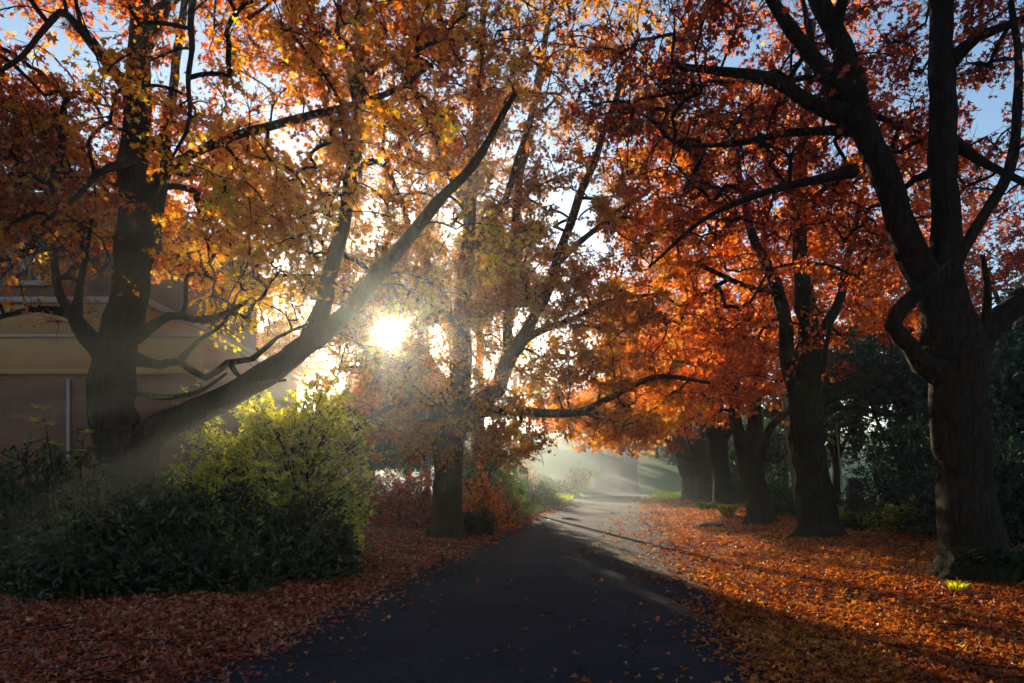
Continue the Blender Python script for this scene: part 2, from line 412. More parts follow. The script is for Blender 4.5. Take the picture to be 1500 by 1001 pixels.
T2 = [
 [(653, 782, 50), (654, 740, 44), (656, 690, 44), (661, 645, 49), (668, 612, 52), (672, 575, 40), (675, 520, 30), (680, 420, 24), (690, 300, 18), (700, 150, 13), (712, -40, 8)],
 [(672, 618, 40), (700, 592, 33), (726, 568, 27), (746, 528, 23), (790, 450, 17, 17.2), (832, 340, 14, 16.9), (882, 200, 10, 16.6), (935, 50, 7, 16.2)],
 [(742, 536, 18), (750, 420, 15, 18.2), (762, 260, 12, 18.5), (792, 100, 9, 18.8), (820, -80, 6, 19)],
 [(690, 602, 22), (742, 601, 16, 17.3), (800, 607, 14, 17), (850, 602, 12, 16.8), (902, 578, 10, 16.6), (965, 553, 8, 16.4), (1040, 560, 5, 16.2)],
 [(664, 622, 16), (622, 588, 11, 17.2), (565, 600, 7, 16.8), (512, 636, 5, 16.4)],
 [(676, 500, 16), (640, 420, 12, 17.9), (600, 330, 9, 18.2), (560, 220, 7, 18.5)],
 [(684, 380, 15), (735, 300, 11, 17), (770, 200, 8, 16.4), (800, 90, 6, 16)],
 [(760, 500, 13), (830, 470, 9, 17.5), (900, 440, 7, 18), (980, 430, 5, 18.4)],
 [(688, 320, 14), (650, 230, 10, 16.6), (610, 140, 8, 16), (560, 60, 5, 15.5)],
 [(820, 380, 10, 17), (880, 330, 8, 17.4), (950, 280, 6, 17.8)],
]
tree('street_tree', 'orange brown tree left of the road with its forked trunk standing in leaf litter', 'tree', 17.7, T2,
     [(0, 17.5, 9.8, 5.2, 3.6, 5.2, .5), (2.0, 17.2, 3.6, 2.6, 1.5, 1.1, 4), (-2.8, 17.2, 3.9, 1.4, 1.4, .9, 5), (-2.7, 17.4, 2.95, 1.2, .9, .55, 7), (.2, 17.9, 5.4, 2.0, 1.2, 1.6, 2.5), (.6, 17.4, 6.0, 4.4, 2.2, 1.6, 1.1), (-.1, 17.2, 2.8, 1.0, .8, .6, 8), (-3.2, 17.6, 5.6, 1.9, 1.4, 1.7, 3.5)],
     2150, 70, .112, 'olive', BARKWARM, 'maple', 'autumn trees lining the road', tintc=.42,
     tfn=lambda p: .10*np.exp(-((p[:, 0]-.6)**2+(p[:, 2]-5.8)**2)/5)-.07*np.clip((4.6-p[:, 2])/1.2, 0, 1))

T3 = [
 [(1428, 850, 92), (1418, 760, 80), (1408, 650, 76), (1402, 570, 76), (1396, 510, 82), (1392, 450, 56), (1386, 350, 42), (1382, 200, 38), (1378, 50, 33), (1374, -110, 26), (1370, -300, 12)],
 [(1396, 520, 66), (1374, 450, 50), (1345, 380, 45), (1312, 290, 40), (1276, 220, 37), (1256, 150, 35), (1236, 90, 31), (1202, 0, 26), (1162, -110, 18), (1120, -260, 9)],
 [(1408, 560, 56), (1432, 500, 42), (1472, 460, 36), (1525, 420, 31), (1600, 345, 22, 9.2), (1660, 240, 14, 9)],
 [(1390, 552, 40), (1352, 532, 29, 9.2), (1330, 506, 25, 9), (1306, 476, 26, 8.9), (1340, 436, 22, 8.8), (1386, 400, 20, 8.8), (1422, 340, 17, 8.8), (1470, 272, 16, 8.9), (1488, 200, 14, 9), (1492, 100, 11, 9.1), (1480, 0, 8, 9.2)],
 [(1250, 250, 16, 9.4), (1180, 266, 12, 9.1), (1100, 290, 9, 8.8), (1030, 322, 7, 8.5), (950, 390, 4, 8.3)],
 [(1244, 190, 14, 9.6), (1150, 195, 10, 9.8), (1080, 212, 8, 10), (1000, 214, 5, 10.2)],
 [(1240, 168, 24), (1182, 150, 20, 9.6), (1130, 120, 17, 9.7), (1060, 105, 13, 9.8), (985, 92, 8, 9.9)],
 [(1246, 145, 26), (1184, 82, 23, 9.3), (1132, 0, 17, 9), (1090, -90, 11, 8.7)],
 [(1390, 95, 18), (1432, 54, 14, 9.2), (1510, 22, 11, 8.9), (1580, -30, 7, 8.6)],
 [(1390, 205, 16), (1448, 240, 12, 9.8), (1510, 275, 9, 10)],
 [(1384, 250, 14), (1340, 262, 9, 10), (1300, 300, 6, 10.5)],
 [(1440, 495, 14, 9.4), (1448, 420, 10, 9.3), (1440, 375, 7, 9.2)],
 [(1222, 60, 18), (1240, -20, 14, 9), (1290, -120, 10, 8.6)],
 [(1276, 222, 14), (1220, 150, 11, 10), (1190, 60, 9, 10.4), (1170, -20, 6, 10.8)],
]
tree('street_tree', 'massive dark trunked rusty red tree with many limbs at the right of the verge', 'tree', 9.5, T3,
     [(5.2, 9.6, 9.0, 4.8, 4.4, 3.4), (9, 9.3, 5.6, 1.8, 2.4, 1.8, .8), (2.9, 9.4, 7.4, 2.3, 2.2, 2), (5.3, 11.6, 6.6, 3.2, 1.8, 1.8)],
     1000, 36, .096, 'rust', BARK, 'oak', 'autumn trees lining the road', tintc=.48, bare=[(3.2, 9.2, 6.2, 2, .9, 1.0), (7.5, 9.2, 6.0, 1.6, .8, 1.4)], nbare=90)

T4 = [
 [(1196, 786, 60), (1190, 700, 50), (1180, 610, 47), (1182, 550, 44), (1186, 480, 31), (1176, 430, 25), (1170, 300, 19), (1180, 170, 14), (1190, 30, 8)],
 [(1178, 640, 30), (1163, 570, 22), (1152, 490, 22), (1136, 420, 19), (1110, 365, 14), (1090, 290, 10), (1075, 180, 6)],
 [(1190, 540, 26), (1210, 482, 18), (1232, 430, 13), (1250, 340, 9), (1275, 240, 6)],
 [(1190, 592, 26), (1232, 572, 20), (1290, 545, 16), (1332, 536, 12), (1392, 528, 7)],
 [(1194, 606, 9), (1250, 596, 7), (1310, 609, 6), (1362, 594, 4)],
 [(1140, 430, 12), (1090, 420, 9, 16), (1030, 390, 6, 15.6)],
 [(1172, 320, 12), (1130, 240, 9, 17), (1100, 150, 6, 17.4)],
]
tree('street_tree', 'tree with green mossy upper trunk and orange leaves beside the leaning timber pole', 'tree', 16.5, T4,
     [(6.6, 16.5, 9.2, 4.3, 4, 5), (5.4, 16.4, 5.2, 2.6, 1.8, 1.9, 2), (9.6, 16.8, 5.2, 2.4, 2, 1.0, .8)],
     900, 46, .118, 'red', BARKMOSS, 'maple', 'autumn trees lining the road', tintc=.58)

T5 = [
 [(1112, 766, 40), (1108, 720, 33), (1104, 690, 31), (1106, 610, 21), (1110, 545, 18), (1120, 480, 14), (1118, 380, 11), (1125, 250, 7)],
 [(1102, 700, 26), (1086, 650, 20), (1078, 595, 18), (1070, 530, 14), (1050, 440, 10), (1040, 330, 6)],
 [(1110, 668, 16), (1130, 626, 12), (1152, 604, 9), (1190, 560, 6)],
 [(1076, 570, 10), (1040, 540, 7, 21), (990, 530, 5, 20.5)],
]
tree('street_tree', 'twin stemmed orange tree rising beside the bright green strap plant', 'tree', 21.5, T5,
     [(7.2, 22, 8.8, 4.2, 3, 4.8, .6), (6.0, 21.5, 4.6, 3, 2, 1.6, 3)], 700, 64, .15, 'orange', BARK, 'maple', 'autumn trees lining the road', tintc=.45)
T6 = [
 [(1058, 742, 30), (1056, 690, 26), (1052, 645, 24), (1046, 570, 15), (1044, 450, 10), (1040, 350, 5)],
 [(1053, 660, 16), (1075, 610, 11), (1100, 540, 7)],
 [(1052, 650, 13), (1020, 615, 9), (970, 590, 6), (910, 595, 4)],
]
tree('street_tree', 'slim orange tree with straight trunk behind the two green strap plants', 'tree', 33, T6,
     [(8.8, 33, 8.8, 4.8, 3, 4.6, .6), (5.6, 32.5, 4.8, 3.4, 2.2, 1.6, 3)], 480, 50, .21, 'orange', BARK, 'maple', 'autumn trees lining the road', tintc=.42)
T7 = [
 [(1034, 738, 32), (1031, 700, 29), (1029, 672, 30), (1035, 620, 14), (1045, 540, 9), (1050, 430, 5)],
 [(1028, 680, 18), (1012, 640, 12), (1000, 570, 8), (990, 470, 5)],
 [(1026, 676, 13), (1000, 664, 10), (965, 632, 8), (930, 600, 5)],
]
tree('street_tree', 'squat pale grey trunk forking low, with orange red leaves along the far verge', 'tree', 38, T7,
     [(9.4, 38.5, 9, 4.8, 3, 4.8, .6), (6.0, 38, 5.0, 3.4, 2.2, 1.6, 2.5)], 400, 48, .23, 'red', BARKPALE, 'maple', 'autumn trees lining the road', tintc=.68)
T8 = [
 [(1012, 737, 28), (1009, 700, 25), (1004, 672, 26), (990, 630, 14), (975, 570, 9), (960, 470, 5)],
 [(1006, 680, 16), (1020, 640, 11), (1022, 560, 7)],
]
tree('street_tree', 'farthest trunk of the row right of the road, leaning left beside the sunny grass', 'tree', 44, T8,
     [(8.6, 45, 9.5, 5.4, 3, 5.2, .6), (5.4, 43, 5.4, 3.6, 2.2, 1.6, 2.5)], 400, 48, .25, 'orange', BARKPALE, 'maple', 'autumn trees lining the road', tintc=.4)

# trees farther back
simple_tree('street_tree', 'brown gold tree in line behind the forked mid tree', 'tree', 700, 31, 14.5, 3.4, 7.4, 'olive', 330, 62, .165, tintc=.5)
simple_tree('conifer_tree', 'tall dark blue green conifer in the haze behind the russet mound', 'tree', 545, 40, 7.2, 2.2, .6, 'dark', 330, 105, .24, kind='oval', cone=False, tintc=.6)
simple_tree('conifer_tree', 'green conifer just left of the utility pole in the haze', 'tree', 598, 38, 8.2, 1.9, .5, 'green', 300, 105, .22, kind='oval', cone=False)
simple_tree('conifer_tree', 'hazy dark conifer just left of the forked mid tree trunk', 'tree', 626, 37, 7.8, 1.5, .5, 'dark', 280, 105, .22, kind='oval', cone=False, tintc=.7)
simple_tree('garden_tree', 'bushy hazy green tree between the conifer and the yellow green shrub', 'tree', 490, 35, 5.2, 2.0, .8, 'green', 260, 70, .2)
simple_tree('garden_tree', 'golden tree glowing beyond the house, behind the sweeping limb', 'tree', 372, 30, 10.8, 2.6, 1.6, 'gold', 420, 60, .17, tintc=.62)
simple_tree('evergreen_tree', 'dark evergreen tree behind the thin leaning pole', 'tree', 1225, 31, 8.2, 2.6, .8, 'dark', 240, 60, .23)
simple_tree('evergreen_tree', 'dark evergreen tree behind the pale flecked verge shrub', 'tree', 1320, 26, 7.2, 2.6, .6, 'dark', 260, 60, .22)
simple_tree('evergreen_tree', 'dark evergreen tree seen just right of the massive trunk', 'tree', 1475, 20, 6.2, 2.4, .5, 'dark', 260, 60, .2)
simple_tree('evergreen_tree', 'blue green evergreen tree at the right edge of the picture', 'tree', 1590, 22, 8.4, 2.8, .5, 'green', 240, 60, .2, tintc=.35)
simple_tree('evergreen_tree', 'dark evergreen tree filling the gap behind the twin stemmed tree', 'tree', 1150, 42, 8.5, 3.2, .8, 'dark', 240, 60, .28)
simple_tree('garden_tree', 'tall rusty tree rising over the evergreens at right', 'tree', 1330, 31, 14.5, 4.6, 5.2, 'rust', 300, 42, .22, tintc=.6)
simple_tree('garden_tree', 'dark red tree at the far right behind the massive trunk', 'tree', 1540, 25, 13.5, 4.4, 4.6, 'rust', 300, 42, .2, tintc=.5)
simple_tree('garden_tree', 'orange tree behind the mossy trunk, over the dark evergreens', 'tree', 1200, 38, 13.5, 4.4, 5.0, 'red', 280, 44, .24, tintc=.65)
# row carried on behind the viewer: trees added so crowns shade the foreground
RB = 'autumn trees just outside the picture'
def rear(label, x, Y, h, r, zl, m, n=250, tc=.4, per=150, ls=.105, kd='oak'):
    g = float(gz(x, Y)); Yp = 30.0
    root = thing('street_tree', label, 'tree', RB); root.location = (x, Y, g)
    k = 60
    mb = MB(); pz = np.linspace(-.2, h*.95, 16); pp = np.stack([.12*np.sin(pz*.6+x), .12*np.cos(pz*.5), pz], 1); mb.tube(pp, np.linspace(.42, .04, 16), 14)
    T = ell_sample([(0, 0, (h+zl)/2, r, r, (h-zl)/2)], n, 2.2); st = np.minimum(T[:, 2]*.62, h*.8)[:, None]*np.array([[0, 0, 1]])
    v, q = tubes(np.stack([st, st+(T-st)*.4+[0, 0, .3], st+(T-st)*.75+[0, 0, .2], T], 1), np.tile([.05, .035, .02, .006], (n, 1)), 5); mb.add(v, [q])
    mb.build('trunk', BARK, root, smooth=True)
    w = np.repeat(np.arange(n), per); pos = T[w]+rng.normal(size=(len(w), 3))*np.array([.55, .55, .3])
    tint = np.clip(tc+rng.normal(0, .15, n)[w]+rng.normal(0, .15, len(w)), 0, 1)
    v, fs, at = leaves(pos, rng.normal(size=(len(w), 3))+[0, 0, -.5], rng.normal(size=(len(w), 3))+[0, 0, .5], ls*rng.uniform(.6, 1.25, len(w)), tint, kd)
    build('crown', v, fs, L[m], root, attrs={'tint': at})
rear('rust red tree whose leaves hang into the top left corner', -7.6, 1.2, 12, 4.9, 4.4, 'red', 230, ls=.092)
rear('dark red tree beside the viewer at the right of the road', 7.8, .5, 12, 4.8, 4.6, 'rust', 80, ls=.09)
rear('golden tree behind the viewer left of the road', -7.2, -9, 12, 5, 3.6, 'gold', per=80, ls=.17, kd='maple')
rear('orange tree behind the viewer right of the road', 5.2, -9.5, 12, 5, 3.4, 'red', per=80, ls=.17, kd='maple')
hillx = [(722, 140, 14, 6, 'green'), (775, 150, 15, 6.5, 'russet'), (842, 128, 9, 4.5, 'green'), (962, 105, 10, 4.8, 'dark'), (1012, 84, 9, 4.2, 'green'), (935, 160, 13, 6, 'russet'), (640, 92, 9, 4.5, 'green'), (838, 168, 15, 6.5, 'dark'), (1075, 70, 9, 4, 'dark')]  # tallest hill trees added and enlarged to throw shade on the far road
hlab = ['hazy green tree on the left slope of the far hill', 'hazy russet tree high on the hill left of the far road', 'rounded misty green tree beside the far uphill road',
        'dark misty tree right of the far uphill road', 'misty green tree behind the far end of the right tree row', 'faint russet tree at the top of the far road',
        'hazy green tree low on the slope behind the mid tree', 'faint dark tree on the hilltop above the far road', 'dark misty tree behind the squat grey trunk']
for (px, Y, h, r, m), lb in zip(hillx, hlab):
    simple_tree('hill_tree', lb, 'tree', px, Y, h, r, 1.2, m, 150, 50, .5, group='trees on the far hill', gap=False)

# ------------------------------------------------------------------ shrubs and plants
def shrub(name, label, px, Y, rx, ry, top, mat, n, size, kind='oval', stems=26, tintc=.5, low=.12, group=None, cat='shrub', whorl=7, bark=BARK, up=.35, top_tint=.0):
    x = (px-750)/F*Y; g = float(gz(x, Y)); root = thing(name, label, cat, group); root.location = (x, Y, g)
    h = top-g
    k = n//whorl
    d = unit(rng.normal(size=(k, 3))); d[:, 2] = np.abs(d[:, 2])*1.0-.12
    lump = 1+.26*np.sin(d[:, 0]*5+px)*np.cos(d[:, 1]*4+Y)+.13*np.sin(d[:, 2]*9+d[:, 0]*7+px)
    r = rng.random(k)**.36*lump*np.where(rng.random(k) < .05, rng.uniform(1.05, 1.35, k), 1)
    tips = d*r[:, None]*np.array([rx, ry, h*.93]); tips[:, 2] = np.maximum(tips[:, 2], 0)+low*h*rng.random(k)
    bm = MB()
    si = rng.integers(0, k, stems*3)
    b0 = np.stack([rng.uniform(-.3, .3, len(si))*rx, rng.uniform(-.3, .3, len(si))*ry, np.full(len(si), -.08)], 1)
    e = tips[si]; m1 = b0+(e-b0)*.4+np.array([0, 0, .12*h]); m2 = b0+(e-b0)*.75+np.array([0, 0, .08*h])
    v, q = tubes(np.stack([b0, m1, m2, e], 1), np.tile(np.array([.016, .012, .008, .004])*(.7+.2*h), (len(si), 1)), 5); bm.add(v, [q])
    out = unit(tips*np.array([1/rx, 1/ry, .6/h]))
    e2 = tips; b2 = tips-out*rng.uniform(.15, .4, (k, 1))*min(1, h)+np.array([0, 0, -.08])
    v, q = tubes(np.stack([b2, (b2+e2)/2+.01, e2], 1), np.tile(np.array([.006, .005, .003]), (k, 1)), 3); bm.add(v, [q])
    bm.build('stems', bark, root, smooth=True)
    w = np.repeat(np.arange(k), whorl); nl = len(w)
    pos = tips[w]+rng.normal(size=(nl, 3))*size*.35-out[w]*rng.random((nl, 1))*size*.9
    yd = unit(out[w]*.55+rng.normal(size=(nl, 3))*.8+np.array([0, 0, up*.5]))
    nr = rng.normal(size=(nl, 3))*.6+np.array([0, 0, .7])+out[w]*.4
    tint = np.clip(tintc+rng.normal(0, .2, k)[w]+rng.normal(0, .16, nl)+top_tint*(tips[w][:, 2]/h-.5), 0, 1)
    v, fs, at = leaves(pos, yd, nr, size*rng.uniform(.6, 1.2, nl), tint, kind)
    build('foliage', v, fs, L[mat], root, attrs={'tint': at})
    return root

GR = 'garden shrubs under the left trees'
shrub('rhododendron', 'dark glossy rhododendron at the left picture edge below the house', 40, 10.2, 1.9, 1.3, 2.15, 'rhodo', 15000, .115, group=GR)
shrub('rhododendron', 'dark rhododendron directly in front of the golden tree trunk', 185, 9.9, 1.5, 1.2, 1.62, 'rhodo', 12000, .11, group=GR)
shrub('rhododendron', 'glossy rhododendron below the sweeping limb, right of the golden tree trunk', 315, 10.7, 1.35, 1.3, 1.6, 'rhodo', 14000, .11, tintc=.62, group=GR)
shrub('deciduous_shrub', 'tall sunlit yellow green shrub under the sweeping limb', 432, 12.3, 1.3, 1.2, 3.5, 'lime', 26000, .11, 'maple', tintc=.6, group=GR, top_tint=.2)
shrub('deciduous_shrub', 'lower yellow green shrub close behind the sweeping limb, nearer the golden trunk', 350, 13.2, 1.35, .9, 3.1, 'lime', 17000, .10, 'maple', tintc=.5, group=GR)
shrub('rhododendron', 'dark round shrub at the verge corner in the light shafts', 446, 10.9, .85, 1.0, 1.3, 'rhodo', 10000, .095, tintc=.4, group=GR)
shrub('low_shrub', 'low dark shrub at the foot of the bank, far left', 95, 8.5, 1.3, .8, .95, 'rhodo', 7000, .1, tintc=.35, group=GR)
shrub('low_shrub', 'low dark shrub between the rhododendrons and the leaf strewn verge', 300, 9.2, 1.0, .7, .85, 'rhodo', 6000, .09, tintc=.4, group=GR)
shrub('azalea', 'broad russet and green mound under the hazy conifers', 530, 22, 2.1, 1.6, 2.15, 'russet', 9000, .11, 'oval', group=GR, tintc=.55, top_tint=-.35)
shrub('azalea', 'crimson shrub just left of the forked mid tree trunk', 602, 19.6, 1.2, .9, 1.95, 'pink', 6500, .10, 'maple', group=GR, tintc=.5)
shrub('azalea', 'orange leaved shrub just right of the forked mid tree trunk', 705, 20.2, .95, .7, 1.95, 'orange', 4200, .10, 'maple', group=GR)
shrub('low_shrub', 'dark low shrub at the foot of the orange shrub', 697, 18.8, .62, .5, .85, 'dark', 2400, .09, group=GR, tintc=.7)
shrub('plume_shrub', 'pale pinkish plume shrub above the grass patch', 738, 22, .8, .6, 1.6, 'straw', 3600, .16, 'strap', group=GR, up=1.6)
shrub('garden_shrub', 'airy green shrub below the two pale poles', 705, 29, 1.9, 1.3, 4.2, 'green', 12000, .14, 'oval', group=GR, tintc=.85)
shrub('plume_shrub', 'sunlit cream plume shrub beside the timber post', 770, 42, 1.0, .9, 3.4, 'straw', 3200, .22, 'strap', group=GR, up=1.5, tintc=.9)
shrub('low_shrub', 'dark green low shrub at the foot of the hooded post box', 792, 38, 1.25, .9, 1.35, 'green', 3600, .13, 'oval', group=GR, tintc=.5)
shrub('low_shrub', 'sunlit green shrub at the bend where the far road begins, left side', 822, 58, 1.6, 1.0, 1.5, 'green', 2600, .2, 'oval', group=GR, tintc=.8)
shrub('low_shrub', 'hazy green shrub on the slope foot left of the far road', 792, 66, 2.4, 1.4, 2.0, 'green', 2600, .25, 'oval', group=GR, tintc=.6)
shrub('low_shrub', 'hazy russet shrub partway up the slope left of the far road', 846, 80, 1.6, 1.2, 3.2, 'russet', 1800, .25, 'oval', group=GR, tintc=.6)
shrub('garden_shrub', 'dark bush at the bend behind the small gate', 745, 40, 1.6, 1.2, 2.2, 'green', 3600, .16, 'oval', group=GR, tintc=.6)
GS = 'shrubs along the back of the right verge'
shrub('verge_shrub', 'large dark shrub left of the massive trunk', 1330, 20.5, 1.9, 1.4, 3.5, 'dark', 9500, .13, tintc=.5, group=GS)
shrub('verge_shrub', 'pale flecked low shrub in sun beside the massive trunk', 1338, 17.2, .95, .6, 1.1, 'lime', 4200, .10, tintc=.35, group=GS)
shrub('verge_shrub', 'small pale flecked shrub at the foot of the dark cabinet', 1228, 18.8, .5, .45, .85, 'lime', 1900, .10, tintc=.3, group=GS)
shrub('verge_shrub', 'low dark green shrub between the two pale flecked shrubs', 1276, 18.2, .8, .6, .85, 'green', 3200, .10, tintc=.45, group=GS)
shrub('verge_shrub', 'dark shrub right of the massive trunk, cut by the picture edge', 1500, 13.6, 1.6, 1.3, 2.6, 'dark', 8500, .13, tintc=.35, group=GS)
shrub('verge_shrub', 'tall dark shrub right behind the massive trunk', 1425, 15.5, 1.6, 1.1, 3.4, 'dark', 8000, .13, tintc=.4, group=GS)
shrub('verge_shrub', 'green shrub with pale leaves left of the leaning timber pole', 1138, 25.5, 1.0, .8, 2.2, 'green', 4600, .13, tintc=.75, group=GS)
shrub('verge_shrub', 'dark shrub behind the leaning timber pole', 1188, 24, 1.2, .8, 1.6, 'dark', 4200, .12, tintc=.6, group=GS)
shrub('verge_shrub', 'hazy dark shrub behind the row of far trunks', 1088, 36, 1.8, 1.2, 2.3, 'dark', 5200, .15, tintc=.7, group=GS)

def strap_plant(name, label, c, r, h, n, mat, wid=1.0, group=None, cat='plant'):
    root = thing(name, label, cat, group); root.location = c.tolist()
    a = rng.uniform(0, 6.28, n); rr = rng.random(n)**.5*.35*r
    b = np.stack([rr*np.cos(a), rr*np.sin(a), np.full(n, -.03)], 1); a2 = a+rng.normal(0, .4, n)
    ln = rng.uniform(.6, 1.1, n)
    o = np.stack([np.cos(a2), np.sin(a2), np.zeros(n)], 1)*(r*ln*rng.uniform(.4, 1.1, n))[:, None]; hh = h*ln
    ts = np.linspace(0, 1, 6); w = np.array([.018, .024, .024, .02, .013, .002])*wid
    side = np.stack([-np.sin(a2), np.cos(a2), np.zeros(n)], 1)
    V = []
    for t, ww in zip(ts, w):
        c0 = b+o*(t**1.5)+np.array([0, 0, 1.])*(hh*(1.9*t-1.15*t*t))[:, None]
        V += [c0-side*ww, c0+side*ww]
    V = np.stack(V, 1); k = V.shape[1]
    q = np.array([[2*i, 2*i+1, 2*i+3, 2*i+2] for i in range(5)])
    build('leaf_blades', V.reshape(-1, 3), [(q[None]+(np.arange(n)*k)[:, None, None]).reshape(-1, 4)], L[mat], root, attrs={'tint': np.repeat(np.clip(rng.normal(.6, .2, n), 0, 1), k)})
    st = MB(); st.tube([(0, 0, -.06), (.01, 0, h*.1), (0, .01, h*.2)], [.05*wid, .04*wid, .02*wid], 9)
    st.build('stem_base', L[mat], root, smooth=True)
    return root
GP = 'strap leaved plants on the right verge'
strap_plant('strap_plant', 'bright green strap leaved clump left of the twin stemmed tree', G(1066, 758), .62, .62, 240, 'lime', 1.1, GP)
strap_plant('strap_plant', 'flatter green strap leaved clump farther back, by the slim tree', G(1033, 747), .7, .5, 200, 'green', 1.3, GP)
strap_plant('strap_plant', 'large dark strap leaved plant at the right foot of the massive trunk', G(1468, 852), .85, .62, 260, 'dark', 1.0, GP)
strap_plant('strap_plant', 'small yellowish grass tuft in front of the massive trunk', G(1402, 868), .2, .2, 70, 'lime', .35, GP)

# leggy rhododendron shoot standing out above the dark shrubs
def shoot(name, label, pts, Y, tufts):
    root = thing(name, label, 'plant', 'leggy shoots above the dark shrubs'); p = np.array([P(a, b, Y) for a, b in pts]); off = p[0].copy(); root.location = off.tolist()
    m = MB(); sp = smooth_path(p-off, .1); m.tube(sp, np.linspace(.014, .005, len(sp)), 7)
    pos, yd = [], []
    for (tx, ty, k) in tufts:
        t = P(tx, ty, Y)-off; j = np.argmin(((sp-t)**2).sum(1)); m.tube([sp[j], (sp[j]+t)/2+np.array([0, 0, -.02]), t], [.006, .005, .003], 6)
        for i in range(k):
            a = i*2.4; pos.append(t+rng.normal(size=3)*.01); yd.append([math.cos(a), math.sin(a), rng.uniform(.05, .6)])
    m.build('stem', BARK, root, smooth=True)
    n = len(pos); v, fs, at = leaves(np.array(pos), np.array(yd), np.tile([0, 0, 1.], (n, 1))+rng.normal(size=(n, 3))*.2, rng.uniform(.1, .16, n), np.clip(rng.normal(.55, .15, n), 0, 1), 'oval')
    build('leaves', v, fs, L['lime'], root, attrs={'tint': at})
shoot('leggy_shoot', 'lit leggy shoot with pale green leaf tufts before the brick wall', [(78, 760), (76, 690), (70, 640), (62, 604)], 9.6, [(62, 600, 11), (70, 622, 10), (48, 618, 7), (84, 652, 5), (40, 650, 3)])
shoot('leggy_shoot', 'thin dark shoot with few leaves close left of the golden tree trunk', [(120, 740), (118, 690), (122, 640)], 10, [(124, 634, 6), (112, 660, 4)])

# ------------------------------------------------------------------ ground, road, litter, grass
xs = np.unique(np.concatenate([np.arange(0, HALF+.01, HALF/4), HALF+np.array([.3, .7, 1.2, 1.8, 2.5, 3.3, 4.2, 5.2, 6.5, 8, 10, 13, 17, 22, 30, 42, 60, 90, 140, 240])]))
us = np.concatenate([-xs[::-1], xs[1:]])
ys = np.concatenate([np.arange(-40, 0, 4), np.arange(0, 50, .6), np.arange(50, 120, 1.5), np.arange(120, 250, 6), np.arange(250, 520, 20)])
def sheet(us, ys, dz, edge=0):
    U, Yv = np.meshgrid(us, ys); X = xc(Yv)+U
    if edge:
        for c in (0, -1): X[:, c] += edge*(np.sin(ys*1.9+c)+np.sin(ys*.8)+.8*np.sin(ys*4.3))*.5
    Z = gz(X, Yv)+dz; n = len(us)
    i = np.arange(len(ys)-1)[:, None]*n; j = np.arange(n-1)[None]
    q = np.stack([i+j, i+j+1, i+n+j+1, i+n+j], -1).reshape(-1, 4)
    return np.stack([X, Yv, Z], -1).reshape(-1, 3), [q]

m, nt, out = nodes('verge_soil')
b = N(nt, 'BsdfPrincipled', Roughness=.95); b.inputs['Specular IOR Level'].default_value = .15
n1 = noise(nt, 14, 8, .75); n2 = noise(nt, .8, 4, .6); n3 = noise(nt, 45, 3, .7)
lit = ramp(nt, [(.3, (.045, .018, .012)), (.48, (.16, .045, .018)), (.6, (.3, .09, .02)), (.75, (.42, .19, .05))], n1)
grs = ramp(nt, [(.3, (.09, .14, .05)), (.7, (.2, .25, .09))], n1)
geo = N(nt, 'NewGeometry'); sx = N(nt, 'SeparateXYZ'); nt.links.new(geo.outputs['Position'], sx.inputs[0])
ad = N(nt, 'MapRange'); ad.inputs['From Min'].default_value = 44; ad.inputs['From Max'].default_value = 64
md = N(nt, 'Math', _operation='MULTIPLY_ADD'); nt.links.new(n2, md.inputs[0]); md.inputs[1].default_value = 24; nt.links.new(sx.outputs['Y'], md.inputs[2])
nt.links.new(md.outputs[0], ad.inputs['Value'])
c = mixc(nt, ad.outputs[0], lit, grs)
nt.links.new(c, b.inputs['Base Color']); bump(nt, n3, .8, .03, b); nt.links.new(b.outputs[0], out.inputs[0]); SOIL = m
tag(build('ground', *sheet(us, ys, 0), SOIL, smooth=True), 'leaf strewn verges and grassy hill slopes around the road', kind='structure')

m, nt, out = nodes('asphalt')
b = N(nt, 'BsdfPrincipled', Roughness=.9); b.inputs['Specular IOR Level'].default_value = .07
n1 = noise(nt, 55, 5, .85); n2 = noise(nt, .7, 5, .6); n3 = noise(nt, 160, 2, .8)
c = ramp(nt, [(.34, (.02, .023, .031)), (.52, (.046, .051, .064)), (.64, (.095, .102, .118)), (.78, (.21, .215, .23))], n1)
c = mixc(nt, .7, c, ramp(nt, [(.3, (.6, .6, .64)), (.7, (1.2, 1.17, 1.12))], n2), 'MULTIPLY')
vo = N(nt, 'TexVoronoi', Scale=.55, _feature='DISTANCE_TO_EDGE'); tc = nt.nodes.new('ShaderNodeTexCoord'); wn = N(nt, 'TexNoise', Scale=1.6, Detail=5)
nt.links.new(tc.outputs['Object'], wn.inputs['Vector'])
va = N(nt, 'VectorMath', _operation='MULTIPLY_ADD'); nt.links.new(wn.outputs['Color'], va.inputs[0]); va.inputs[1].default_value = (.9, .9, .9); nt.links.new(tc.outputs['Object'], va.inputs[2])
nt.links.new(va.outputs[0], vo.inputs['Vector'])
c = mixc(nt, ramp(nt, [(.0, (.75, .75, .75)), (.012, (0, 0, 0))], vo.outputs['Distance']), c, (.012, .012, .013))
nt.links.new(c, b.inputs['Base Color'])
ad = N(nt, 'Math', _operation='ADD'); nt.links.new(n1, ad.inputs[0]); nt.links.new(n3, ad.inputs[1])
bump(nt, ad.outputs[0], .8, .015, b); nt.links.new(b.outputs[0], out.inputs[0]); ASPH = m
ru = us[np.abs(us) <= HALF+.001]
tag(build('road', *sheet(ru, ys, .014, .12), ASPH, smooth=True), 'dark asphalt lane running away between the trees and up the far hill', kind='structure')

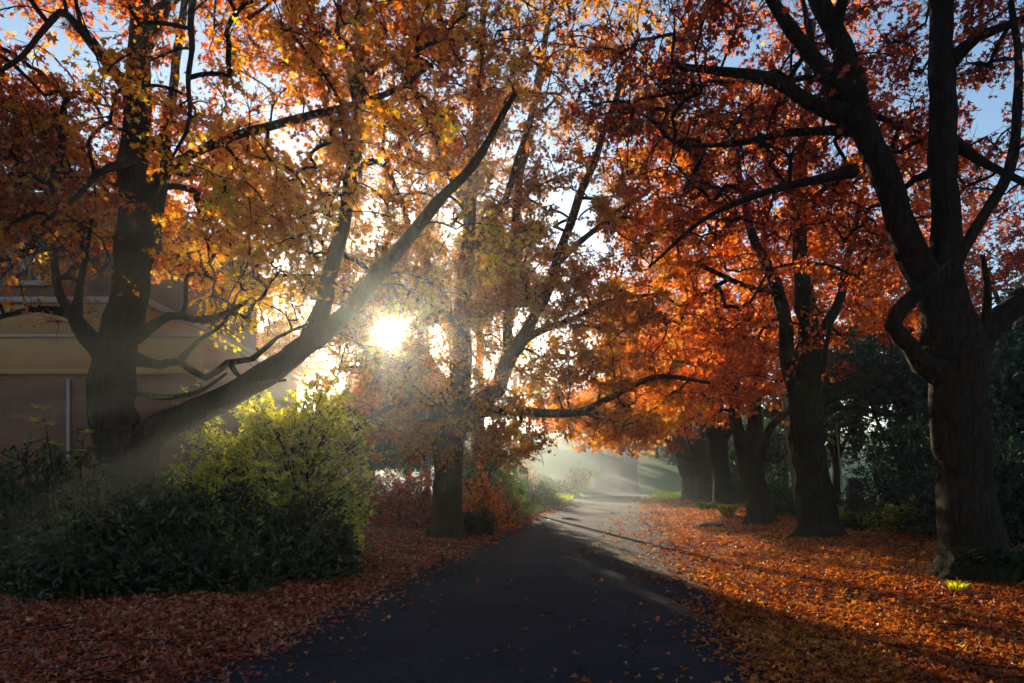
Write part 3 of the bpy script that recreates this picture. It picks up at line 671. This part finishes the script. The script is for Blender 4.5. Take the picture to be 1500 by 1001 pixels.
def scatter(name, label, fn, n, size, mat, kind='maple', tintc=.5, flat=.45, lift=.02):
    x, y = fn(n); kp = (fnoise(x*2.1+5, y*1.7)+.6*fnoise(x*5.3, y*4.1) > -.55) | (rng.random(len(x)) < .45); x, y = x[kp], y[kp]
    n = len(x); z = gz(x, y)+lift+np.abs(rng.normal(0, .012, n))
    a = rng.uniform(0, 6.28, n); yd = np.stack([np.cos(a), np.sin(a), rng.normal(0, .25, n)], 1)
    nr = rng.normal(size=(n, 3))*flat+np.array([0, 0, 1.])
    tint = np.clip(tintc+.16*fnoise(x*.8, y*.8)+.12*fnoise(x*3.1+3, y*2.7)+rng.normal(0, .24, n), 0, 1)
    s = size(y)*rng.uniform(.6, 1.3, n)
    v, fs, at = leaves(np.stack([x, y, z], 1), yd, nr, s, tint, kind)
    return tag(build(name, v, fs, L[mat], attrs={'tint': at}), label, kind='stuff')
def depthY(n, y0, y1):                 # denser near the viewer
    u = rng.random(n); return 1/(1/y0+(1/y1-1/y0)*u)
def right_verge(n):
    y = depthY(n, 4.2, 52); e = xc(y)+HALF; d = rng.exponential(1, n)
    s = rng.random(n)
    inn = .45+.9*np.clip((y-9)/10, 0, 1)*np.exp(-((y-18)/16)**2)
    off = np.where(s < .93, rng.random(n)**.9*10, -rng.exponential(.6, n)*inn)
    keep = (off > -2.6) & (off < 5.5+y*.14)
    return (e+off)[keep], y[keep]
def left_verge(n):
    y = depthY(n, 4.2, 46); e = xc(y)-HALF; s = rng.random(n)
    off = np.where(s < .975, -rng.random(n)**.95*9, rng.exponential(.22, n))
    keep = (off > -3.2-y*.30) & ~((y > 23.5) & (y < 33) & (off < -.9))
    return (e+off)[keep], y[keep]
def on_road(n):
    y = depthY(n, 4.2, 45); return xc(y)+rng.uniform(-HALF, HALF, n), y
sz = lambda y: 0.054+.0027*np.clip(y, 0, 45)
scatter('fallen_leaves', 'orange and gold fallen leaves carpeting the right verge', right_verge, 130000, sz, 'litter', tintc=.52)
scatter('fallen_leaves', 'dull red and pinkish fallen leaves on the left verge', left_verge, 90000, sz, 'litter_red', tintc=.5)
scatter('fallen_leaves', 'few single leaves lying on the dark asphalt', on_road, 300, lambda y: .07+0*y, 'litter', tintc=.45)

def twigs(n):
    q = rng.random(n) < .6
    y = depthY(n, 4.6, 30); x = np.where(q, xc(y)+HALF+rng.random(n)*8-.4, xc(y)-HALF-rng.random(n)*3); a = rng.uniform(0, 6.28, n); l = rng.uniform(.08, .32, n)
    d = np.stack([np.cos(a), np.sin(a), np.zeros(n)], 1)*l[:, None]; c0 = np.stack([x, y, gz(x, y)+.055], 1)
    v, qd = tubes(np.stack([c0-d, c0+rng.normal(size=(n, 3))*.02, c0+d], 1), np.tile([.006, .005, .003], (n, 1)), 5)
    return tag(build('fallen_twigs', v, [qd], BARK), 'thin fallen twigs lying on the leaf litter', kind='stuff')
twigs(340)
def grass(name, label, n, fn, h, mat, tintc):
    x, y = fn(n); n = len(x); p = np.stack([x, y, gz(x, y)-.01], 1)
    yd = np.stack([rng.normal(0, .45, n), rng.normal(0, .45, n), np.ones(n)], 1)
    v, fs, at = leaves(p, yd, rng.normal(size=(n, 3))*np.array([1, 1, .1]), h*rng.uniform(.5, 1.3, n), np.clip(rng.normal(tintc, .2, n), 0, 1), 'strap')
    return tag(build(name, v, fs, L[mat], attrs={'tint': at}), label, kind='stuff')
def gp1(n):
    y = rng.uniform(22, 34, n); off = .35+rng.random(n)**1.2*(3.3); x = xc(y)-HALF-off
    k = fnoise(x*1.3, y*.8) > -.45; return x[k], y[k]
def gp2(n):
    y = rng.uniform(47, 62, n); x = xc(y)+HALF+.6+rng.random(n)*9; return x, y
def gp3(n):
    y = rng.uniform(42, 62, n); x = xc(y)-HALF-.3-rng.random(n)*5; return x, y
grass('grass', 'green grass patch on the left verge past the forked mid tree', 9000, gp1, .22, 'green', .8)
grass('grass', 'sunny green grass at the far end of the right verge', 9000, gp2, .3, 'lime', .3)
grass('grass', 'bright grass at the bend left of the far road', 6000, gp3, .3, 'lime', .3)

# ------------------------------------------------------------------ house
CREAM = plain('render_cream', (.36, .215, .085), .85, .12, 3, .15)
WHITE = plain('paint_white', (.3, .28, .25), .6, .08, 6, .1)
TILE = plain('roof_tile', (.16, .07, .05), .8, .3, 5, .5)
DARKPANEL = plain('weatherboard_brown', (.13, .075, .05), .8, .15, 4, .3, mapscale=(.4, .4, 14))
m, nt, out = nodes('brick'); b = N(nt, 'BsdfPrincipled', Roughness=.88)
bk = N(nt, 'TexBrick', Scale=1.0); bk.inputs['Color1'].default_value = (.19, .068, .03, 1); bk.inputs['Color2'].default_value = (.13, .046, .024, 1); bk.inputs['Mortar'].default_value = (.13, .1, .08, 1)
bk.inputs['Mortar Size'].default_value = .012; bk.inputs['Brick Width'].default_value = .24; bk.inputs['Row Height'].default_value = .086
tc = nt.nodes.new('ShaderNodeTexCoord'); mp = N(nt, 'Mapping'); mp.inputs['Rotation'].default_value = (math.radians(90), 0, 0)
nt.links.new(tc.outputs['Object'], mp.inputs[0]); nt.links.new(mp.outputs[0], bk.inputs['Vector'])
n2 = noise(nt, 2, 5, .6); c = mixc(nt, .5, bk.outputs['Color'], ramp(nt, [(.3, (.6, .6, .6)), (.7, (1.2, 1.2, 1.2))], n2), 'MULTIPLY')
nt.links.new(c, b.inputs['Base Color']); bump(nt, bk.outputs['Fac'], -.4, .01, b); nt.links.new(b.outputs[0], out.inputs[0]); BRICK = m
m, nt, out = nodes('window_glass'); b = N(nt, 'BsdfPrincipled', Roughness=.06); b.inputs['Base Color'].default_value = (.05, .07, .09, 1); b.inputs['Specular IOR Level'].default_value = .9
nt.links.new(b.outputs[0], out.inputs[0]); GLASS = m

hs = thing('brick_house', 'two storey house with brick base and cream wall behind the golden tree', 'house')
HX0, HX1, HY0, HY1 = -19.0, -8.15, 18.0, 26.0
cx, cy = (HX0+HX1)/2, (HY0+HY1)/2; hs.location = (cx, HY0, 0)
UX1 = -9.7
def wall(name, z0, z1, mat, inset=0, x1=HX1):
    return MB().box(((HX0+x1)/2-cx, cy-HY0, (z0+z1)/2), (x1-HX0-inset*2, HY1-HY0-inset*2, z1-z0), bev=.01).build(name, mat, hs)
wall('brick_wall', -.3, 4.32, BRICK)
wall('ledge', 4.32, 4.46, CREAM, -.09)
wall('rendered_wall', 4.46, 5.3, CREAM, .02)
wall('parapet', 5.3, 5.38, WHITE, -.03)
wall('rendered_wall', 5.38, 6.2, CREAM, .02, UX1)
wall('trim_band', 6.2, 6.36, WHITE, -.06, UX1)
wall('upper_wall', 6.36, 8.9, DARKPANEL, .03, UX1)
rm = MB(); oxa, oxb, oy = HX0-cx-.5, UX1-cx+.5, (HY1-HY0)/2+.5; yy = cy-HY0
rm.add([(oxa, yy-oy, 8.9), (oxb, yy-oy, 8.9), (oxb, yy+oy, 8.9), (oxa, yy+oy, 8.9), (oxa+3, yy, 10.6), (oxb-3, yy, 10.6), (oxa, yy-oy, 8.78), (oxb, yy-oy, 8.78), (oxb, yy+oy, 8.78), (oxa, yy+oy, 8.78)],
       [np.array([[0, 1, 5, 4], [2, 3, 4, 5], [9, 8, 7, 6], [6, 7, 1, 0], [7, 8, 2, 1], [8, 9, 3, 2], [9, 6, 0, 3]]), np.array([[1, 2, 5], [3, 0, 4]])])
rf = rm.build('roof', TILE, hs)
MB().tube([(oxa, yy-oy-.06, 8.84), (oxb, yy-oy-.06, 8.84)], .06, 10).build('gutter', WHITE, rf, smooth=True)
MB().tube([(P(103, 0, HY0)[0]-cx, -.07, 4.2), (P(103, 0, HY0)[0]-cx, -.07, .2)], .045, 10).build('downpipe', WHITE, hs, smooth=True)
def window(px, w, z0, z1):
    x = P(px, 0, HY0)[0]-cx; h = z1-z0; zc = (z0+z1)/2; y = .03
    fr = MB()
    for dx, dz, sx_, sz_ in ((-w/2, 0, .07, h+.07), (w/2, 0, .07, h+.07)): fr.box((x+dx, y-.03, zc), (.07, .12, h+.07))
    for dz in (-h/2, h/2): fr.box((x, y-.028, zc+dz), (w-.072, .116, .07))
    fr.box((x, y-.026, zc), (.045, .11, h-.072))
    f = fr.build('window', WHITE, hs); MB().box((x, y-.01, zc), (w-.04, .03, h-.04)).build('pane', GLASS, f)
    MB().box((x, y-.06, z0-.075), (w+.2, .2, .06)).build('sill', WHITE, f)
window(45, 1.1, 6.75, 8.2); pass

# ------------------------------------------------------------------ posts and small things
TIMBER = plain('weathered_timber', (.23, .2, .16), .85, .3, 14, .5, mapscale=(3, 3, .25))
STEEL = plain('galvanised_steel', (.3, .31, .31), .5, .12, 20, .1, .6)
BLACK = plain('dark_paint', (.025, .028, .03), .45, .2, 12, .1)
GREYP = plain('grey_paint', (.13, .145, .15), .6, .15, 10, .15)
TEAL = plain('verdigris_cap', (.09, .30, .32), .4, .15, 12, .1)
IRON = plain('cast_iron', (.03, .028, .027), .6, .3, 30, .4, .4)

def pole(name, label, p0, p1, r0, r1, mat, cap=True, crossarm=None, group=None):
    root = thing(name, label, 'pole', group); root.location = p0.tolist(); d = p1-p0
    k = np.linspace(0, 1, 14)[:, None]; pts = d*k; pts[0] -= np.array([0, 0, .2])
    MB().tube(pts, np.linspace(r0, r1, 14), 14).build('shaft', mat, root, smooth=True)
    if cap: MB().tube([d+np.array([0, 0, .001]), d+np.array([0, 0, .05])], [r1*1.15, r1*.9], 14).build('cap', STEEL, root)
    if crossarm:
        MB().box(tuple(d*.93+np.array([0, -r1-.05, 0])), (crossarm, .09, .11)).build('crossarm', TIMBER, root)
        for s in (-.8, -.3, .3, .8):
            q = d*.93+np.array([s*crossarm/2, -r1-.05, .055]); MB().tube([q, q+np.array([0, 0, .05]), q+np.array([0, 0, .14])], [.03, .045, .02], 10).build('insulator', WHITE, root, smooth=True)
    return root
g = G(1172, 765); pole('timber_pole', 'weathered timber pole leaning behind the mossy trunked tree', g, P(1150, 590, g[1]), .115, .1, TIMBER)
g = G(1237, 748); pole('steel_pole', 'thin pale pole leaning left beside the dark cabinet', g, P(1225, 620, g[1]), .035, .03, STEEL)
x, Y = .17, 33.5; g = np.array([x, Y, float(gz(x, Y))]); pole('timber_post', 'stout pale timber post beside the hooded post box', g, np.array([x-.02, Y, 6.6]), .125, .11, TIMBER)
x, Y = -3.85, 31; g = np.array([x, Y, float(gz(x, Y))]); pole('utility_pole', 'tall pale utility pole in the haze behind the forked mid tree', g, np.array([x, Y, 9.3]), .1, .08, TIMBER, crossarm=1.7)
x, Y = -4.0, 30.2; g = np.array([x, Y, float(gz(x, Y))]); pole('steel_pole', 'thin pole standing close beside the utility pole', g, np.array([x, Y, 4.0]), .045, .04, STEEL)
x, Y = -1.36, 32; g = np.array([x, Y, float(gz(x, Y))]); pole('timber_post', 'grey post among the airy green shrub', g, np.array([x, Y, 4.6]), .1, .09, TIMBER)

# hooded post box
Y = 35.5; x = (773-750)/F*Y; g = float(gz(x, Y)); t = thing('post_box', 'small dark hooded box on a slim post beside the timber post', 'letterbox'); t.location = (x, Y, g)
MB().tube([(0, 0, -.2), (0, 0, 1.0), (0, 0, 1.82)], .03, 10).build('post', BLACK, t, smooth=True)
MB().box((-.2, 0, 1.72), (.42, .05, .05)).build('bracket', BLACK, t)
bx = MB().box((-.24, 0, 1.86), (.46, .3, .2), bev=.03).build('box', BLACK, t)
a = np.linspace(0, np.pi, 9); hv = [(-.24+.26*math.cos(q), yv, 1.965+.1*math.sin(q)) for yv in (-.18, .18) for q in a]
MB().add(hv, [np.array([[i, i+1, i+10, i+9] for i in range(8)]), np.array([list(range(9))[::-1], list(range(9, 18))])]).build('hood', BLACK, bx)
# small slatted gate behind
Y = 36.6; x = (767-750)/F*Y; g = float(gz(x, Y)); t = thing('garden_gate', 'small grey slatted gate behind the hooded post box', 'gate'); t.location = (x, Y, g)
for s in (-.42, .42): MB().box((s, 0, .55), (.09, .09, 1.3)).build('gate_post', GREYP, t)
for z in (.3, .85): MB().box((0, .02, z), (.74, .035, .07)).build('rail', GREYP, t)
sl = MB()
for i in range(7): sl.box((-.32+i*.106, -.016, .58), (.075, .025, .98))
sl.build('slats', GREYP, t)
# thin white arch
Y = 47; c0 = P(772, 678, Y); g = float(gz(c0[0], Y)); t = thing('garden_arch', 'thin pale hooped garden arch in the haze behind the timber post', 'arch'); t.location = (c0[0], Y, g)
a = np.linspace(0, np.pi, 19); zt = P(772, 656, Y)[2]-g; r = 1.15
for dy in (0, .5):
    MB().tube([(r, dy, -.1), (r, dy, zt*.6)]+[(r*math.cos(q), dy, zt-r+r*math.sin(q)) for q in a]+[(-r, dy, zt*.6), (-r, dy, -.1)], .028, 8).build('hoop', WHITE, t, smooth=True)
for q in (.5, 1.05, 1.57, 2.1, 2.64): MB().tube([(r*math.cos(q), 0, zt-r+r*math.sin(q)), (r*math.cos(q), .5, zt-r+r*math.sin(q))], .014, 6).build('rung', WHITE, t)
# garden stake
g = G(543, 764); t = thing('garden_stake', 'slim garden stake light with a blue green cap before the russet mound', 'garden light'); t.location = g.tolist()
hgt = P(543, 722, g[1])[2]-g[2]
MB().tube([(0, 0, -.1), (0, 0, hgt)], .014, 8).build('stake', STEEL, t, smooth=True)
MB().tube([(0, 0, hgt), (0, 0, hgt+.09)], .045, 12).build('lens', GLASS, t, smooth=True)
MB().tube([(0, 0, hgt+.09), (0, 0, hgt+.11), (0, 0, hgt+.16)], [.10, .085, .02], 14).build('cap', TEAL, t)
# dark cabinet at right
g = G(1249, 752); t = thing('meter_cabinet', 'narrow dark cabinet with pale frame edge among the right shrubs', 'cabinet'); t.location = g.tolist(); hh = P(1249, 702, g[1])[2]-g[2]
MB().box((0, 0, .06), (.42, .36, .22)).build('plinth', GREYP, t)
MB().box((0, 0, hh/2+.08), (.36, .3, hh-.18), bev=.02).build('body', BLACK, t)
d_ = MB().box((.01, -.165, hh/2+.08), (.3, .025, hh-.3)).build('door', BLACK, t); MB().box((.12, -.19, hh/2+.1), (.02, .025, .12)).build('handle', STEEL, d_)
MB().box((0, 0, hh+.01), (.44, .38, .05), bev=.02).build('lid', GREYP, t)
MB().box((-.2, -.1, hh/2), (.04, .04, hh)).build('frame_post', GREYP, t)
# iron cover on the verge
g = G(1048, 771); t = thing('drain_cover', 'flat dark iron cover lying in the leaves on the right verge', 'drain cover'); t.location = (g[0], g[1], g[2]+.01)
MB().tube([(0, 0, -.05), (0, 0, .045), (0, 0, .06)], [.52, .52, .49], 28).build('frame', IRON, t)
MB().tube([(0, 0, .06), (0, 0, .075)], [.44, .42], 28).build('lid', IRON, t)

# ------------------------------------------------------------------ air
m, nt, out = nodes('hazy_air'); pv = N(nt, 'VolumePrincipled'); pv.inputs['Color'].default_value = (.80, .92, .93, 1)
pv.inputs['Density'].default_value = .0017; pv.inputs['Anisotropy'].default_value = .82
nt.links.new(pv.outputs[0], out.inputs['Volume'])
bpy.context.view_layer.update()
HTOP = max((o.matrix_world @ Vector(c)).z for o in scene.objects if o.type == 'MESH' for c in o.bound_box)+.5; print('HTOP', HTOP)
hz = MB().box((20, 130, 19), (420, 560, 42), bev=.01); hz.v[0][:, 2] = np.where(hz.v[0][:, 2] < 10, -2.5, HTOP)
tag(hz.build('haze', m), 'pale morning haze filling the air', kind='stuff')

# ------------------------------------------------------------------ light, sky, camera
w = bpy.data.worlds.new('World'); scene.world = w; w.use_nodes = True; nt = w.node_tree; nt.nodes.clear()
out = nt.nodes.new('ShaderNodeOutputWorld'); bg = N(nt, 'Background', Strength=.07)
sky = nt.nodes.new('ShaderNodeTexSky'); sky.sky_type = 'NISHITA'; sky.sun_disc = False
el = math.asin(SUN[2]); az = math.atan2(SUN[0], SUN[1]); sky.sun_elevation = el; sky.sun_rotation = az % (2*math.pi)
sky.air_density = 1.0; sky.dust_density = .12; sky.ozone_density = 2
nt.links.new(sky.outputs[0], bg.inputs[0])
tc = nt.nodes.new('ShaderNodeTexCoord'); dp = N(nt, 'VectorMath', _operation='DOT_PRODUCT'); dp.inputs[1].default_value = SUN.tolist()
nt.links.new(tc.outputs['Generated'], dp.inputs[0])
mr = N(nt, 'MapRange'); mr.inputs['From Min'].default_value = math.cos(math.radians(1.05)); mr.inputs['From Max'].default_value = math.cos(math.radians(.6))
nt.links.new(dp.outputs['Value'], mr.inputs['Value'])
em = N(nt, 'Background'); em.inputs[0].default_value = (1, .86, .62, 1); ms = N(nt, 'Math', _operation='MULTIPLY'); ms.inputs[1].default_value = 40
nt.links.new(mr.outputs[0], ms.inputs[0]); nt.links.new(ms.outputs[0], em.inputs['Strength'])
ads = nt.nodes.new('ShaderNodeAddShader'); nt.links.new(bg.outputs[0], ads.inputs[0]); nt.links.new(em.outputs[0], ads.inputs[1]); nt.links.new(ads.outputs[0], out.inputs[0])

ld = bpy.data.lights.new('sun', 'SUN'); ld.energy = 5.0; ld.angle = math.radians(.5); ld.color = (1, .81, .57)
lo = bpy.data.objects.new('sun', ld); COL.objects.link(lo); lo.rotation_euler = Vector(SUN).to_track_quat('Z', 'Y').to_euler(); lo.location = (SUN*60).tolist()

cd = bpy.data.cameras.new('camera'); co = bpy.data.objects.new('camera', cd); COL.objects.link(co); scene.camera = co
co.location = (0, 0, EYE); co.rotation_euler = (math.pi/2, 0, 0); cd.sensor_width = 36; cd.lens = 24; cd.shift_y = 199.5/1500; cd.clip_end = 3000

scene.view_settings.view_transform = 'Standard'; scene.view_settings.look = 'None'; scene.view_settings.gamma = 1
scene.view_settings.exposure = 1.58
cy_ = scene.cycles
cy_.use_denoising = True; cy_.denoiser = 'OPENIMAGEDENOISE'; cy_.denoising_input_passes = 'RGB_ALBEDO_NORMAL'
cy_.max_bounces = 6; cy_.diffuse_bounces = 4; cy_.glossy_bounces = 2; cy_.transmission_bounces = 4; cy_.volume_bounces = 0; cy_.transparent_max_bounces = 4
cy_.sample_clamp_indirect = 4; cy_.sample_clamp_direct = 0; cy_.caustics_reflective = False; cy_.caustics_refractive = False
cy_.use_adaptive_sampling = True; cy_.adaptive_threshold = .015
